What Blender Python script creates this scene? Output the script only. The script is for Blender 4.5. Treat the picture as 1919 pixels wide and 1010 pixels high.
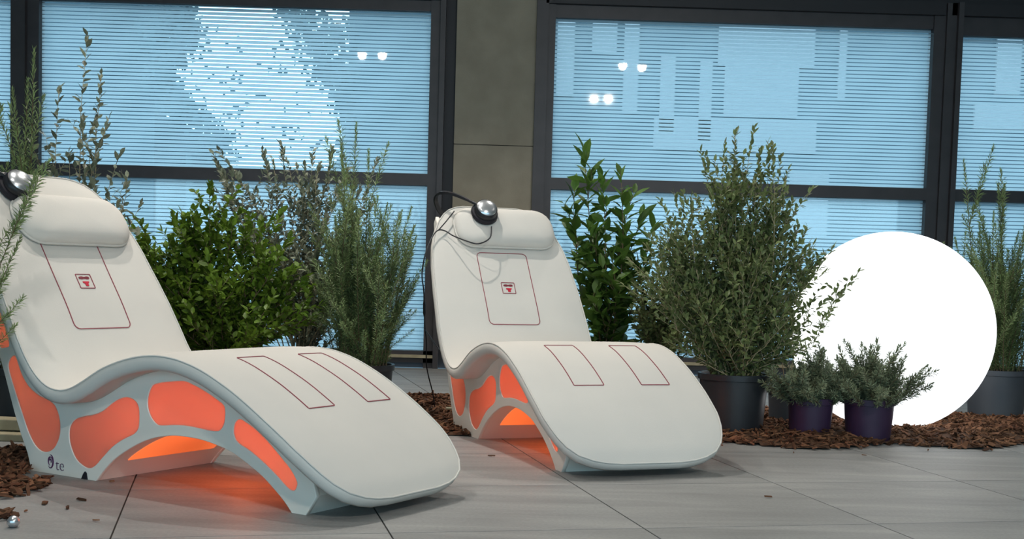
import bpy, bmesh, math, random
from mathutils import Vector, Matrix
sc = bpy.context.scene
for o in list(bpy.data.objects): bpy.data.objects.remove(o)
COL = sc.collection
PI = math.pi
R_ = random.Random(7)

# ------------------------------------------------------------------ camera
cd = bpy.data.cameras.new('camera'); cam = bpy.data.objects.new('camera', cd); COL.objects.link(cam)
cR = Vector((0.99953779, -0.01206473, 0.02790434)); cU = Vector((-0.02705783, 0.06540094, 0.99749215)); cF = Vector((0.01385944, 0.99778613, -0.06504427))
cam.matrix_world = Matrix(((cR.x, cU.x, -cF.x, 0), (cR.y, cU.y, -cF.y, 0), (cR.z, cU.z, -cF.z, .75), (0, 0, 0, 1)))
cd.sensor_width = 36; cd.lens = 2382.28 / 1919 * 36; cd.shift_y = (663.425 - 505) / 1919; cd.clip_start = .05
sc.camera = cam
# ------------------------------------------------------------------ sky, exposure
wd = bpy.data.worlds.new('sky'); sc.world = wd; wd.use_nodes = True
bg = wd.node_tree.nodes['Background']; bg.inputs[0].default_value = (.50, .80, 1.0, 1); bg.inputs[1].default_value = 3.7
vs = sc.view_settings; vs.view_transform = 'Standard'; vs.look = 'None'; vs.exposure = 0; vs.gamma = 1; vs.use_curve_mapping = False
KEY = (-2.1, 3.3); CEIL = 3.6
def lamp(name, kind, loc, energy, color, **kw):
    l = bpy.data.lights.new(name, kind); l.energy = energy; l.color = color
    for k, v in kw.items(): setattr(l, k, v)
    o = bpy.data.objects.new(name, l); COL.objects.link(o); o.location = loc; return o

# ------------------------------------------------------------------ helpers
def lin(r, g, b):
    f = lambda c: (c / 255 / 12.92) if c / 255 <= .04045 else ((c / 255 + .055) / 1.055) ** 2.4
    return (f(r), f(g), f(b), 1)
def mat(name, col, rough=.6, spec=.3, noise=None, bump=0, bscale=60, emis=None, estr=0, metal=0, vary=0, ev=0):
    """principled material; noise=(scale, colour2, amount) mottles the colour; vary = per-piece lightness change"""
    m = bpy.data.materials.new(name); m.use_nodes = True; nt = m.node_tree; N = nt.nodes; L = nt.links; p = N['Principled BSDF']
    p.inputs['Base Color'].default_value = col; p.inputs['Roughness'].default_value = rough
    p.inputs['Specular IOR Level'].default_value = spec; p.inputs['Metallic'].default_value = metal
    src = None
    tc = N.new('ShaderNodeTexCoord')
    if noise:
        n = N.new('ShaderNodeTexNoise'); n.inputs['Scale'].default_value = noise[0]; n.inputs['Detail'].default_value = 6
        L.new(tc.outputs['Object'], n.inputs['Vector'])
        r = N.new('ShaderNodeMapRange'); r.inputs[1].default_value = .35; r.inputs[2].default_value = .7; r.inputs[4].default_value = noise[2]
        L.new(n.outputs[0], r.inputs[0])
        x = N.new('ShaderNodeMix'); x.data_type = 'RGBA'; x.inputs[6].default_value = col; x.inputs[7].default_value = noise[1]
        L.new(r.outputs[0], x.inputs[0]); src = x.outputs[2]
    if vary:
        g = N.new('ShaderNodeNewGeometry'); oi = N.new('ShaderNodeObjectInfo'); a = N.new('ShaderNodeMath'); a.operation = 'ADD'
        fr = N.new('ShaderNodeMath'); fr.operation = 'FRACT'
        L.new(g.outputs['Random Per Island'], a.inputs[0]); L.new(oi.outputs['Random'], a.inputs[1]); L.new(a.outputs[0], fr.inputs[0])
        mr = N.new('ShaderNodeMapRange'); mr.inputs[3].default_value = 1 - vary; mr.inputs[4].default_value = 1 + vary; L.new(fr.outputs[0], mr.inputs[0])
        h = N.new('ShaderNodeHueSaturation'); h.inputs['Color'].default_value = col
        if src: L.new(src, h.inputs['Color'])
        L.new(mr.outputs[0], h.inputs['Value']); src = h.outputs[0]
    if src: L.new(src, p.inputs['Base Color'])
    if emis:
        p.inputs['Emission Color'].default_value = emis; p.inputs['Emission Strength'].default_value = estr
    if bump:
        b = N.new('ShaderNodeTexNoise'); b.inputs['Scale'].default_value = bscale; b.inputs['Detail'].default_value = 4; L.new(tc.outputs['Object'], b.inputs['Vector'])
        bp = N.new('ShaderNodeBump'); bp.inputs['Strength'].default_value = bump; bp.inputs['Distance'].default_value = .004
        L.new(b.outputs[0], bp.inputs['Height']); L.new(bp.outputs[0], p.inputs['Normal'])
    return m
def leafmat(name, col, vary=.35, trans=.25):
    m = mat(name, col, .45, .35, vary=vary); nt = m.node_tree; p = nt.nodes['Principled BSDF']
    t = nt.nodes.new('ShaderNodeBsdfTranslucent'); x = nt.nodes.new('ShaderNodeMixShader'); x.inputs[0].default_value = trans
    lk = p.inputs['Base Color'].links
    if lk: nt.links.new(lk[0].from_socket, t.inputs[0])
    nt.links.new(p.outputs[0], x.inputs[1]); nt.links.new(t.outputs[0], x.inputs[2]); nt.links.new(x.outputs[0], nt.nodes['Material Output'].inputs[0])
    return m
def mesh(name, V, F, mats, mi=None, smooth=False):
    me = bpy.data.meshes.new(name); me.from_pydata([tuple(v) for v in V], [], F)
    for m in (mats if isinstance(mats, (list, tuple)) else [mats]): me.materials.append(m)
    if mi: me.polygons.foreach_set('material_index', mi)
    if smooth: me.polygons.foreach_set('use_smooth', [True] * len(F))
    me.update(); return me
def obj(name, me, parent=None, loc=None, rot=None):
    o = bpy.data.objects.new(name, me); COL.objects.link(o)
    if parent: o.parent = parent
    if loc is not None: o.location = loc
    if rot is not None: o.rotation_euler = rot
    return o
def mk(name, V, F, mats, parent=None, mi=None, smooth=False): return obj(name, mesh(name, V, F, mats, mi, smooth), parent)
def tag(o, label=None, cat=None, group=None, kind=None):
    if label: o['label'] = label
    if cat: o['category'] = cat
    if group: o['group'] = group
    if kind: o['kind'] = kind
    return o
def empty(name, loc, rz=0):
    o = bpy.data.objects.new(name, None); COL.objects.link(o); o.location = loc; o.rotation_euler = (0, 0, rz); o.empty_display_size = .1; return o
def fixn(me):
    b = bmesh.new(); b.from_mesh(me); bmesh.ops.recalc_face_normals(b, faces=b.faces); b.to_mesh(me); b.free(); me.update(); return me
class MB:
    def __init__(s): s.V = []; s.F = []; s.M = []
    def add(s, V, F, m=0):
        n = len(s.V); s.V += [tuple(v) for v in V]; s.F += [tuple(i + n for i in f) for f in F]; s.M += [m] * len(F)
    def box(s, x0, x1, y0, y1, z0, z1, m=0):
        s.add([(x0, y0, z0), (x1, y0, z0), (x1, y1, z0), (x0, y1, z0), (x0, y0, z1), (x1, y0, z1), (x1, y1, z1), (x0, y1, z1)],
              [(0, 3, 2, 1), (4, 5, 6, 7), (0, 1, 5, 4), (1, 2, 6, 5), (2, 3, 7, 6), (3, 0, 4, 7)], m)
    def tube(s, pts, r, n=8, closed=False, m=0):
        pts = [Vector(p) for p in pts]; k = len(pts); rs = r if isinstance(r, (list, tuple)) else [r] * k
        V = []; up = None
        for i, p in enumerate(pts):
            a = pts[(i + 1) % k] if (closed or i < k - 1) else p; b = pts[i - 1] if (closed or i) else p
            t = (a - b)
            if t.length < 1e-9: t = Vector((0, 0, 1))
            t.normalize()
            if up is None: up = t.orthogonal().normalized()
            up = (up - t * up.dot(t))
            if up.length < 1e-6: up = t.orthogonal()
            up.normalize(); w = t.cross(up)
            for j in range(n):
                an = 2 * PI * j / n; V.append(p + (up * math.cos(an) + w * math.sin(an)) * rs[i])
        F = []
        for i in range(k if closed else k - 1):
            for j in range(n):
                a = i * n + j; b = i * n + (j + 1) % n; c = ((i + 1) % k) * n + (j + 1) % n; d = ((i + 1) % k) * n + j
                F.append((a, b, c, d))
        if not closed: F.append(tuple(range(n))[::-1]); F.append(tuple((k - 1) * n + j for j in range(n)))
        s.add(V, F, m)
    def lathe(s, prof, n=32, c=(0, 0, 0), M=None, m=0):
        V = []
        for r, z in prof:
            for j in range(n):
                v = Vector((r * math.cos(2 * PI * j / n), r * math.sin(2 * PI * j / n), z))
                if M: v = M @ v
                V.append(v + Vector(c))
        F = []
        for i in range(len(prof) - 1):
            for j in range(n): F.append((i * n + j, i * n + (j + 1) % n, (i + 1) * n + (j + 1) % n, (i + 1) * n + j))
        F.append(tuple(range(n))[::-1]); F.append(tuple((len(prof) - 1) * n + j for j in range(n)))
        s.add(V, F, m)
    def build(s, name, mats, parent=None, smooth=False): return mk(name, s.V, s.F, mats, parent, s.M, smooth)
    def me(s, name, mats, smooth=False): return mesh(name, s.V, s.F, mats, s.M, smooth)
def smooth_by_angle(o, ang=40):
    me = o.data; b = bmesh.new(); b.from_mesh(me)
    for f in b.faces: f.smooth = True
    for e in b.edges: e.smooth = not (len(e.link_faces) == 2 and e.calc_face_angle(0) > math.radians(ang))
    b.to_mesh(me); b.free(); return o
def cat_rom(pts, closed=False, k=6):
    n = len(pts); out = []
    for i in range(n if closed else n - 1):
        g = lambda j: Vector(pts[j % n]) if closed else Vector(pts[max(0, min(n - 1, j))])
        p0, p1, p2, p3 = g(i - 1), g(i), g(i + 1), g(i + 2)
        for a in range(k):
            t = a / k
            out.append(.5 * ((2 * p1) + (p2 - p0) * t + (2 * p0 - 5 * p1 + 4 * p2 - p3) * t * t + (3 * p1 - p0 - 3 * p2 + p3) * t ** 3))
    if not closed: out.append(Vector(pts[-1]))
    return out
def filled(name, loops, v0, half, mats, parent, bevel=0):
    """solid plate cut from closed (u, w) loops (first the outline, then its holes), standing in the plane y = v0"""
    cu = bpy.data.curves.new(name, 'CURVE'); cu.dimensions = '2D'; cu.fill_mode = 'BOTH'; cu.extrude = half - bevel; cu.bevel_depth = bevel; cu.bevel_resolution = 1
    for lp in loops:
        sp = cu.splines.new('POLY'); sp.points.add(len(lp) - 1); sp.use_cyclic_u = True
        for q, p in zip(sp.points, lp): q.co = (p[0], p[1], 0, 1)
    t = bpy.data.objects.new('tmp', cu); COL.objects.link(t); dg = bpy.context.evaluated_depsgraph_get(); dg.update()
    me = bpy.data.meshes.new_from_object(t.evaluated_get(dg)); bpy.data.objects.remove(t); bpy.data.curves.remove(cu)
    for v in me.vertices: v.co = (v.co.x, v0 + v.co.z, v.co.y)
    me.name = name; me.materials.clear()
    for m in (mats if isinstance(mats, (list, tuple)) else [mats]): me.materials.append(m)
    fixn(me)
    return obj(name, me, parent)

# ------------------------------------------------------------------ materials
def tile_material():
    m = mat('stone tile', lin(150, 148, 143), .58, .25); nt = m.node_tree; N = nt.nodes; L = nt.links; p = N['Principled BSDF']
    tc = N.new('ShaderNodeTexCoord'); oi = N.new('ShaderNodeObjectInfo')
    mp = N.new('ShaderNodeMapping'); mp.inputs['Rotation'].default_value = (0, 0, .12); mp.inputs['Scale'].default_value = (.7, 3.6, 1)
    off = N.new('ShaderNodeVectorMath'); off.operation = 'MULTIPLY_ADD'
    cmb = N.new('ShaderNodeCombineXYZ'); L.new(oi.outputs['Random'], cmb.inputs[0]); L.new(oi.outputs['Random'], cmb.inputs[1])
    L.new(cmb.outputs[0], off.inputs[0]); off.inputs[1].default_value = (37, 91, 0); L.new(tc.outputs['Object'], off.inputs[2]); L.new(off.outputs[0], mp.inputs[0])
    n1 = N.new('ShaderNodeTexNoise'); n1.inputs['Scale'].default_value = 2.2; n1.inputs['Detail'].default_value = 8; n1.inputs['Distortion'].default_value = .6; L.new(mp.outputs[0], n1.inputs['Vector'])
    cr = N.new('ShaderNodeValToRGB'); e = cr.color_ramp.elements
    e[0].position = .3; e[0].color = lin(124, 124, 122); e[1].position = .72; e[1].color = lin(150, 149, 146)
    x = e.new(.5); x.color = lin(137, 137, 135)
    L.new(n1.outputs[0], cr.inputs[0])
    n2 = N.new('ShaderNodeTexNoise'); n2.inputs['Scale'].default_value = 90; n2.inputs['Detail'].default_value = 3; L.new(tc.outputs['Object'], n2.inputs['Vector'])
    h = N.new('ShaderNodeHueSaturation'); mr = N.new('ShaderNodeMapRange'); mr.inputs[3].default_value = .8; mr.inputs[4].default_value = 1.2; L.new(n2.outputs[0], mr.inputs[0])
    mu = N.new('ShaderNodeMath'); mu.operation = 'MULTIPLY'; m2 = N.new('ShaderNodeMapRange'); m2.inputs[3].default_value = .94; m2.inputs[4].default_value = 1.06; L.new(oi.outputs['Random'], m2.inputs[0])
    L.new(mr.outputs[0], mu.inputs[0]); L.new(m2.outputs[0], mu.inputs[1]); L.new(mu.outputs[0], h.inputs['Value']); L.new(cr.outputs[0], h.inputs['Color']); L.new(h.outputs[0], p.inputs['Base Color'])
    bp = N.new('ShaderNodeBump'); bp.inputs['Strength'].default_value = .12; bp.inputs['Distance'].default_value = .004; L.new(n1.outputs[0], bp.inputs['Height']); L.new(bp.outputs[0], p.inputs['Normal'])
    return m
def pane_material():
    m = bpy.data.materials.new('window glass'); m.use_nodes = True; nt = m.node_tree; N = nt.nodes; N.remove(N['Principled BSDF'])
    t = N.new('ShaderNodeBsdfTransparent'); t.inputs[0].default_value = (.94, .97, .97, 1); g = N.new('ShaderNodeBsdfGlossy'); g.inputs['Roughness'].default_value = .02
    f = N.new('ShaderNodeFresnel'); f.inputs[0].default_value = 1.45; x = N.new('ShaderNodeMixShader')
    nt.links.new(f.outputs[0], x.inputs[0]); nt.links.new(t.outputs[0], x.inputs[1]); nt.links.new(g.outputs[0], x.inputs[2]); nt.links.new(x.outputs[0], N['Material Output'].inputs[0])
    return m
def film_material():
    m = bpy.data.materials.new('frosted film'); m.use_nodes = True; nt = m.node_tree; N = nt.nodes; N.remove(N['Principled BSDF'])
    t = N.new('ShaderNodeBsdfTranslucent'); t.inputs[0].default_value = (.80, .86, .88, 1); d = N.new('ShaderNodeBsdfDiffuse'); d.inputs[0].default_value = (.5, .55, .6, 1)
    x = N.new('ShaderNodeMixShader'); x.inputs[0].default_value = .22
    nt.links.new(t.outputs[0], x.inputs[1]); nt.links.new(d.outputs[0], x.inputs[2]); nt.links.new(x.outputs[0], N['Material Output'].inputs[0])
    return m
def glow_material(name, col, estr, sc_=3):
    m = mat(name, (.75, .2, .08, 1), .4, .4, emis=col, estr=estr); nt = m.node_tree; N = nt.nodes; L = nt.links; p = N['Principled BSDF']
    tc = N.new('ShaderNodeTexCoord'); n = N.new('ShaderNodeTexNoise'); n.inputs['Scale'].default_value = sc_; n.inputs['Detail'].default_value = 1; L.new(tc.outputs['Object'], n.inputs['Vector'])
    r = N.new('ShaderNodeMapRange'); r.inputs[1].default_value = .3; r.inputs[2].default_value = .7; r.inputs[3].default_value = estr * .62; r.inputs[4].default_value = estr * 1.3
    L.new(n.outputs[0], r.inputs[0]); L.new(r.outputs[0], p.inputs['Emission Strength']); return m
M = {}
M['tile'] = tile_material(); M['grout'] = mat('grout', lin(60, 56, 52), .9)
M['frame'] = mat('dark bronze frame', lin(66, 62, 64), .45, .4, noise=(8, lin(58, 55, 57), 1))
M['frame2'] = mat('dark steel', lin(48, 47, 50), .5, .3)
M['concrete'] = mat('concrete', lin(152, 143, 126), .85, .2, noise=(5, lin(138, 129, 113), 1), bump=.25, bscale=120)
M['plaster'] = mat('plaster', lin(205, 200, 192), .9, .1, noise=(3, lin(195, 190, 182), 1))
M['glass'] = pane_material(); M['film'] = film_material()
M['pad'] = mat('white fabric', lin(208, 203, 195), .85, .15, noise=(2.4, lin(200, 196, 189), .9), bump=.12, bscale=420)
M['shell'] = mat('white shell', lin(234, 226, 214), .42, .4)
M['print'] = mat('dark red print', lin(140, 66, 74), .7); M['red'] = mat('red print', lin(190, 30, 55), .6)
def diffuser():
    m = bpy.data.materials.new('orange diffuser'); m.use_nodes = True; nt = m.node_tree; N = nt.nodes; p = N['Principled BSDF']
    p.inputs['Base Color'].default_value = (.74, .36, .28, 1); p.inputs['Roughness'].default_value = .5
    t = N.new('ShaderNodeBsdfTranslucent'); t.inputs[0].default_value = (.92, .64, .58, 1); x = N.new('ShaderNodeMixShader'); x.inputs[0].default_value = .62
    nt.links.new(p.outputs[0], x.inputs[1]); nt.links.new(t.outputs[0], x.inputs[2]); nt.links.new(x.outputs[0], N['Material Output'].inputs[0]); return m
M['glow'] = diffuser(); M['soffit'] = glow_material('amber lit panel', (1.0, .19, .045, 1), .68, 2)
M['purpleink'] = mat('purple ink', lin(84, 40, 78), .5)
M['black'] = mat('black plastic', lin(30, 30, 34), .4, .5); M['blacksoft'] = mat('black leatherette', lin(34, 32, 38), .6, .3)
M['silver'] = mat('brushed silver', lin(205, 207, 210), .28, .5, metal=.85)
M['pot'] = mat('black pot', lin(44, 47, 50), .4, .5, noise=(6, lin(36, 38, 42), 1)); M['purple'] = mat('purple pot', lin(58, 40, 66), .45, .4, noise=(9, lin(50, 34, 58), 1))
M['greypot'] = mat('charcoal pot', lin(62, 66, 72), .5, .4, noise=(4, lin(78, 80, 82), .8))
M['soil'] = mat('soil', lin(48, 36, 28), .95, noise=(40, lin(74, 56, 42), 1), bump=.6, bscale=60)
M['bark'] = mat('bark chip', lin(92, 60, 44), .85, .15, vary=.7, noise=(14, lin(118, 86, 62), .8))
M['barksoil'] = mat('bark litter', lin(64, 44, 33), .95, noise=(60, lin(98, 70, 50), 1), bump=.8, bscale=90)
M['stem'] = mat('woody stem', lin(96, 82, 62), .8); M['palestem'] = mat('pale twig', lin(160, 146, 116), .8)
M['rose'] = leafmat('rosemary needle', lin(122, 140, 92), .4, .28); M['lav'] = leafmat('grey green needle', lin(126, 134, 104), .4, .15)
M['privet'] = leafmat('privet leaf', lin(92, 118, 38), .45, .3); M['laurel'] = leafmat('laurel leaf', lin(80, 110, 46), .35, .28)
M['greyleaf'] = leafmat('grey green leaf', lin(118, 124, 104), .4, .25); M['wildleaf'] = leafmat('olive leaf', lin(112, 124, 78), .4, .25)
M['sphere'] = mat('lit white globe', (.9, .9, .9, 1), .3, .3, emis=(.95, .98, 1.0, 1), estr=1.5)
M['lampdisc'] = mat('lamp lens', (1, 1, 1, 1), .3, emis=(1, .93, .84, 1), estr=70)
M['white'] = mat('white metal', lin(225, 225, 222), .4); M['wood'] = mat('pale timber', lin(176, 166, 138), .7, noise=(12, lin(150, 138, 112), 1))
M['dusk'] = mat('far facade', lin(70, 87, 97), .9, .05); M['duskpale'] = mat('pale far facade', lin(150, 153, 158), .9, .05); M['duskleaf'] = mat('far leaf', lin(78, 94, 100), .9, .05, vary=.3)
M['asphalt'] = mat('outdoor paving', lin(70, 80, 86), .9)

# ------------------------------------------------------------------ setting
D = 9.592
e1 = Vector((.9778, .2096, 0)); e2 = Vector((-.2096, .9778, 0)); T = .757; S0 = -.2865; T0 = 3.546; G = .0025
X0, X1, Y0, Y1 = -6.0, 7.0, -2.2, D
fl = tag(mk('floor', [(X0, Y0, -.03), (X1, Y0, -.03), (X1, Y1, -.03), (X0, Y1, -.03), (X0, Y0, -.006), (X1, Y0, -.006), (X1, Y1, -.006), (X0, Y1, -.006)],
            [(0, 3, 2, 1), (4, 5, 6, 7), (0, 1, 5, 4), (1, 2, 6, 5), (2, 3, 7, 6), (3, 0, 4, 7)], M['grout']), 'grey stone tile floor with thin dark joints', 'floor', kind='structure')
def clip(poly, nx, ny, c):
    out = []
    for i in range(len(poly)):
        a = poly[i]; b = poly[(i + 1) % len(poly)]; da = a[0] * nx + a[1] * ny - c; db = b[0] * nx + b[1] * ny - c
        if da <= 0: out.append(a)
        if da * db < 0: t = da / (da - db); out.append((a[0] + (b[0] - a[0]) * t, a[1] + (b[1] - a[1]) * t))
    return out
far = MB()
for i in range(-12, 14):
    for j in range(-14, 12):
        s0 = S0 + i * T + G; s1 = s0 + T - 2 * G; t0 = T0 + j * T + G; t1 = t0 + T - 2 * G
        P4 = [e1 * a + e2 * b for a, b in ((s0, t0), (s1, t0), (s1, t1), (s0, t1))]; P4 = [(p.x, p.y) for p in P4]
        for c in ((0, 1, Y1 - .002), (0, -1, -Y0), (1, 0, X1), (-1, 0, -X0)):
            if P4: P4 = clip(P4, *c)
        if len(P4) < 3: continue
        cx = sum(p[0] for p in P4) / len(P4); cy = sum(p[1] for p in P4) / len(P4); n = len(P4)
        V = [(x - cx, y - cy, -.005) for x, y in P4] + [(x - cx, y - cy, 0) for x, y in P4]
        F = [tuple(range(n, 2 * n))] + [(k, (k + 1) % n, n + (k + 1) % n, n + k) for k in range(n)]
        if cy > 2.2 and -3.4 < cx < 5.2: obj('floor_tile', mesh('floor_tile', V, F, M['tile']), fl, (cx, cy, 0))
        else: far.add([(x + cx, y + cy, z) for x, y, z in V], F)
tag(far.build('tile_field', M['tile'], fl), kind='stuff')
def slab(name, x0, x1, y0, y1, z0, z1, m, label, cat='wall', kind='structure', parent=None):
    b = MB(); b.box(x0, x1, y0, y1, z0, z1); o = b.build(name, m, parent)
    if not parent: tag(o, label, cat, kind=kind)
    return o
slab('ceiling', X0, X1, Y0, D + .3, CEIL, CEIL + .1, M['plaster'], 'pale plaster ceiling over the hall', 'ceiling')
slab('wall_left', X0 - .15, X0, Y0, D + .3, 0, CEIL, M['plaster'], 'pale plaster wall at the left end of the hall')
slab('wall_right', X1, X1 + .15, Y0, D + .3, 0, CEIL, M['plaster'], 'pale plaster wall at the right end of the hall')
wl = tag(empty('wall_rear', (.5, Y0, 0)), 'pale plaster wall with a long window band facing the frosted windows', 'wall', kind='structure')
WX, WZ0, WZ1 = 6.3, .12, 2.25
for x0, x1, z0, z1 in ((-6.65, -WX, 0, CEIL), (WX, 6.65, 0, CEIL), (-WX, WX, 0, WZ0), (-WX, WX, WZ1, CEIL)):
    b = MB(); b.box(x0, x1, -.15, 0, z0, z1); b.build('wall_part', M['plaster'], wl)
w5 = tag(empty('window_5', (.5, Y0, 0)), 'long clear daylight window behind the camera', 'window', kind='structure')
for z0, z1 in ((WZ0, WZ0 + .05), (WZ1 - .05, WZ1)):
    b = MB(); b.box(-WX, WX, -.1, -.04, z0, z1); b.build('window_frame', M['frame'], w5)
for k in range(5):
    x = -WX + k * WX / 2; b = MB(); b.box(x - .03 * (k > 0), x + .03 * (k < 4), -.1, -.04, WZ0 + .05, WZ1 - .05); b.build('window_frame', M['frame'], w5)
    if k < 4: b = MB(); b.box(x + .03, x + WX / 2 - .03, -.074, -.066, WZ0 + .05, WZ1 - .05); b.build('pane', M['glass'], w5)
po = lamp('daylight_portal', 'AREA', (.5, Y0 - .02, (WZ0 + WZ1) / 2), 1, (1, 1, 1), shape='RECTANGLE', size=2 * WX, size_y=WZ1 - WZ0); po.rotation_euler = (PI / 2, 0, 0); po.data.cycles.is_portal = True
slab('wall_header', X0, X1, D + .02, D + .3, 2.83, CEIL, M['frame2'], 'dark steel fascia above the windows', 'fascia')
# concrete pillar of two panels
pl = tag(empty('wall_pillar', (0, D, 0)), 'grey brown concrete pillar between the two wide windows', 'pillar', kind='structure')
for nm, z0, z1 in (('concrete_panel', 0, 1.683), ('concrete_panel', 1.689, 2.828)):
    b = MB(); b.box(-.345, .249, .0, .3, z0, z1); b.build(nm, M['concrete'], pl)
b = MB(); b.box(-.34, .245, .006, .29, 1.683, 1.689); b.build('panel_joint', M['grout'], pl)
# windows: x range of glass, frame pieces around
def window(n, gx0, gx1, top, label, lpost=None, rpost=None):
    w = tag(empty('window_%d' % n, ((gx0 + gx1) / 2, D, 0)), label, 'window', kind='structure'); cx = (gx0 + gx1) / 2
    def bar(nm, x0, x1, y0, y1, z0, z1, m='frame'):
        b = MB(); b.box(x0 - cx, x1 - cx, y0, y1, z0, z1); return b.build(nm, M[m], w)
    bar('transom', gx0, gx1, .0, .1, 1.371, 1.459)
    bar('top_rail', gx0 - .075, gx1 + .075, .02, .12, top, 2.74); bar('header_beam', gx0 - .075, gx1 + .075, -.03, .12, 2.74, 2.83, 'frame2')
    bar('bottom_rail', gx0 - .075, gx1 + .075, 0, .1, .10, .13)
    bar('sill', gx0 - .075, gx1 + .075, -.03, .1, .078, .10, 'wood'); bar('sill_apron', gx0 - .075, gx1 + .075, .0, .1, .04, .078)
    bar('base_channel', gx0 - .075, gx1 + .075, .05, .12, 0, .04, 'frame2')
    for (x0, x1, y0, m) in (lpost or []) + (rpost or []): bar('stile', x0, x1, y0, .12, .0, 2.83, m)
    for z0, z1 in ((.13, 1.371), (1.459, top)):
        p = bar('pane', gx0, gx1, .055, .063, z0, z1, 'glass')
        f = MB(); k = 0; z = z0 + .004; rr = random.Random(n * 10 + int(z0 * 10))
        while z < z1 - .01:
            za = z; zb = min(z + .0222, z1 - .002)
            f.add([(gx0 - cx, .068, za), (gx1 - cx, .068, za), (gx1 - cx, .068, zb), (gx0 - cx, .068, zb)], [(0, 1, 2, 3)]); z += .0290
        tag(f.build('frosted_stripes', M['film'], p), kind='stuff')
    return w
window(1, -5.6, -3.627, 2.662, 'striped frosted window cut off at the left edge of the photo', [(-5.68, -5.6, 0, 'frame')], [(-3.627, -3.522, -.05, 'frame')])
window(2, -3.437, -.538, 2.662, 'striped frosted window behind the left lounger with bright sky showing through', [(-3.522, -3.437, 0, 'frame')], [(-.538, -.465, 0, 'frame'), (-.465, -.425, -.04, 'frame'), (-.425, -.347, .05, 'frame2')])
window(3, .390, 3.217, 2.645, 'striped frosted window behind the laurel and the glowing globe', [(.336, .39, 0, 'frame'), (.249, .336, -.03, 'frame')], [(3.217, 3.303, 0, 'frame')])
window(4, 3.413, 6.4, 2.604, 'striped frosted window cut off at the right edge of the photo', [(3.303, 3.375, -.03, 'frame'), (3.375, 3.413, -.07, 'frame')], [(6.4, 6.48, 0, 'frame')])
slab('wall_back_left', X0, -5.68, D, D + .3, 0, 2.83, M['frame2'], 'dark panel closing the window wall on the far left')
slab('wall_back_right', 6.48, X1, D, D + .3, 0, 2.83, M['frame2'], 'dark panel closing the window wall on the far right')

# ceiling lamps (the twins mirror in the glass, the last three are added fill)
WARM = (1, .95, .885)
def downlight(x, y, label, power, aim=None, ang=95, rad=.05, deep=False, col=WARM):
    r = tag(empty('ceiling_downlight', (x, y, CEIL - .12)), label, 'lamp', 'ceiling downlights')
    z = .07 if deep else 0
    b = MB(); b.lathe([(.062, .12), (.062, 0), (.072, 0), (.072, .12)], 24); smooth_by_angle(b.build('housing', M['white'], r))
    b = MB(); b.lathe([(.058, z), (.058, z + .004)], 24); b.build('lamp_lens', M['lampdisc'], r)
    l = lamp('lamp_light', 'SPOT', (0, 0, -.02), power, col, spot_size=math.radians(ang), spot_blend=.6, shadow_soft_size=rad); l.parent = r
    if aim: l.rotation_euler = (Vector(aim) - Vector((x, y, CEIL - .14))).to_track_quat('-Z', 'Y').to_euler()
    return r
downlight(-1.80, 2.74, 'left lamp of the twin ceiling downlights mirrored in the left window', 22, (-1.0, 4.9, 0), 120)
downlight(-1.54, 2.78, 'right lamp of the twin ceiling downlights mirrored in the left window', 22, (-.3, 5.2, 0), 120)
downlight(1.57, 2.54, 'left lamp of the twin ceiling downlights mirrored high in the right window', 20, (.4, 5.0, 0), 130)
downlight(1.83, 2.46, 'right lamp of the twin ceiling downlights mirrored high in the right window', 20, (2.2, 4.8, 0), 130)
downlight(1.44, -.67, 'left lamp of the twin downlights mirrored low in the right window', 185, (-.8, 4.8, .3), 75, .03, False, WARM)
downlight(1.66, -.63, 'right lamp of the twin downlights mirrored low in the right window', 185, (.8, 5.6, .3), 75, .03, False, WARM)
downlight(-1.85, 4.75, 'recessed downlight above the head of the left lounger', 120, (-1.4, 4.7, 0), 95, .04, True)
downlight(-.75, 5.95, 'recessed downlight above the head of the middle lounger', 175, (-.1, 5.8, 0), 95, .04, True)
downlight(-1.6, 7.7, 'added fill downlight near the left window above the hedge plants', 110, (-1.4, 7.4, 0), 120, .05, True)  # this and the next two are added to brighten the back floor and plants
downlight(1.0, 7.7, 'added fill downlight near the right window above the laurel', 110, (1.0, 7.4, 0), 120, .05, True)
downlight(3.3, 6.2, 'added fill downlight above the rosemary right of the globe', 60, (3.2, 6.2, 0), 120, .05, True)

# ------------------------------------------------------------------ loungers
P0 = [(-.72, 1.11), (-.60, .95), (-.512, .829), (-.42, .69), (-.345, .58), (-.295, .495), (-.24, .41), (-.19, .355), (-.13, .317), (-.07, .307), (-.02, .313), (.045, .342), (.14, .394), (.225, .424), (.307, .444), (.388, .453), (.467, .450), (.531, .438), (.595, .42), (.658, .394), (.72, .366), (.786, .33), (.848, .293), (.909, .254), (.969, .213), (1.018, .175), (1.058, .139), (1.10, .10), (1.15, .05), (1.2, 0)]
_s = [0]
for a, b in zip(P0, P0[1:]): _s.append(_s[-1] + math.hypot(b[0] - a[0], b[1] - a[1]))
def raw(s):
    i = 0
    while i < len(_s) - 2 and _s[i + 1] < s: i += 1
    t = (s - _s[i]) / (_s[i + 1] - _s[i]); a, b = P0[i], P0[i + 1]
    return (a[0] + (b[0] - a[0]) * t, a[1] + (b[1] - a[1]) * t)
_tab = []
for k in range(500):
    s = k * .005; acc = [0, 0]; 
    for d in range(-6, 7):
        p = raw(min(max(s + d * .006, -.05), 2.55)); acc[0] += p[0] / 13; acc[1] += p[1] / 13
    _tab.append(acc)
def cen(s):
    x = max(0, min(s / .005, 498.999)); i = int(x); t = x - i; a, b = _tab[i], _tab[i + 1]
    return a[0] + (b[0] - a[0]) * t, a[1] + (b[1] - a[1]) * t
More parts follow.
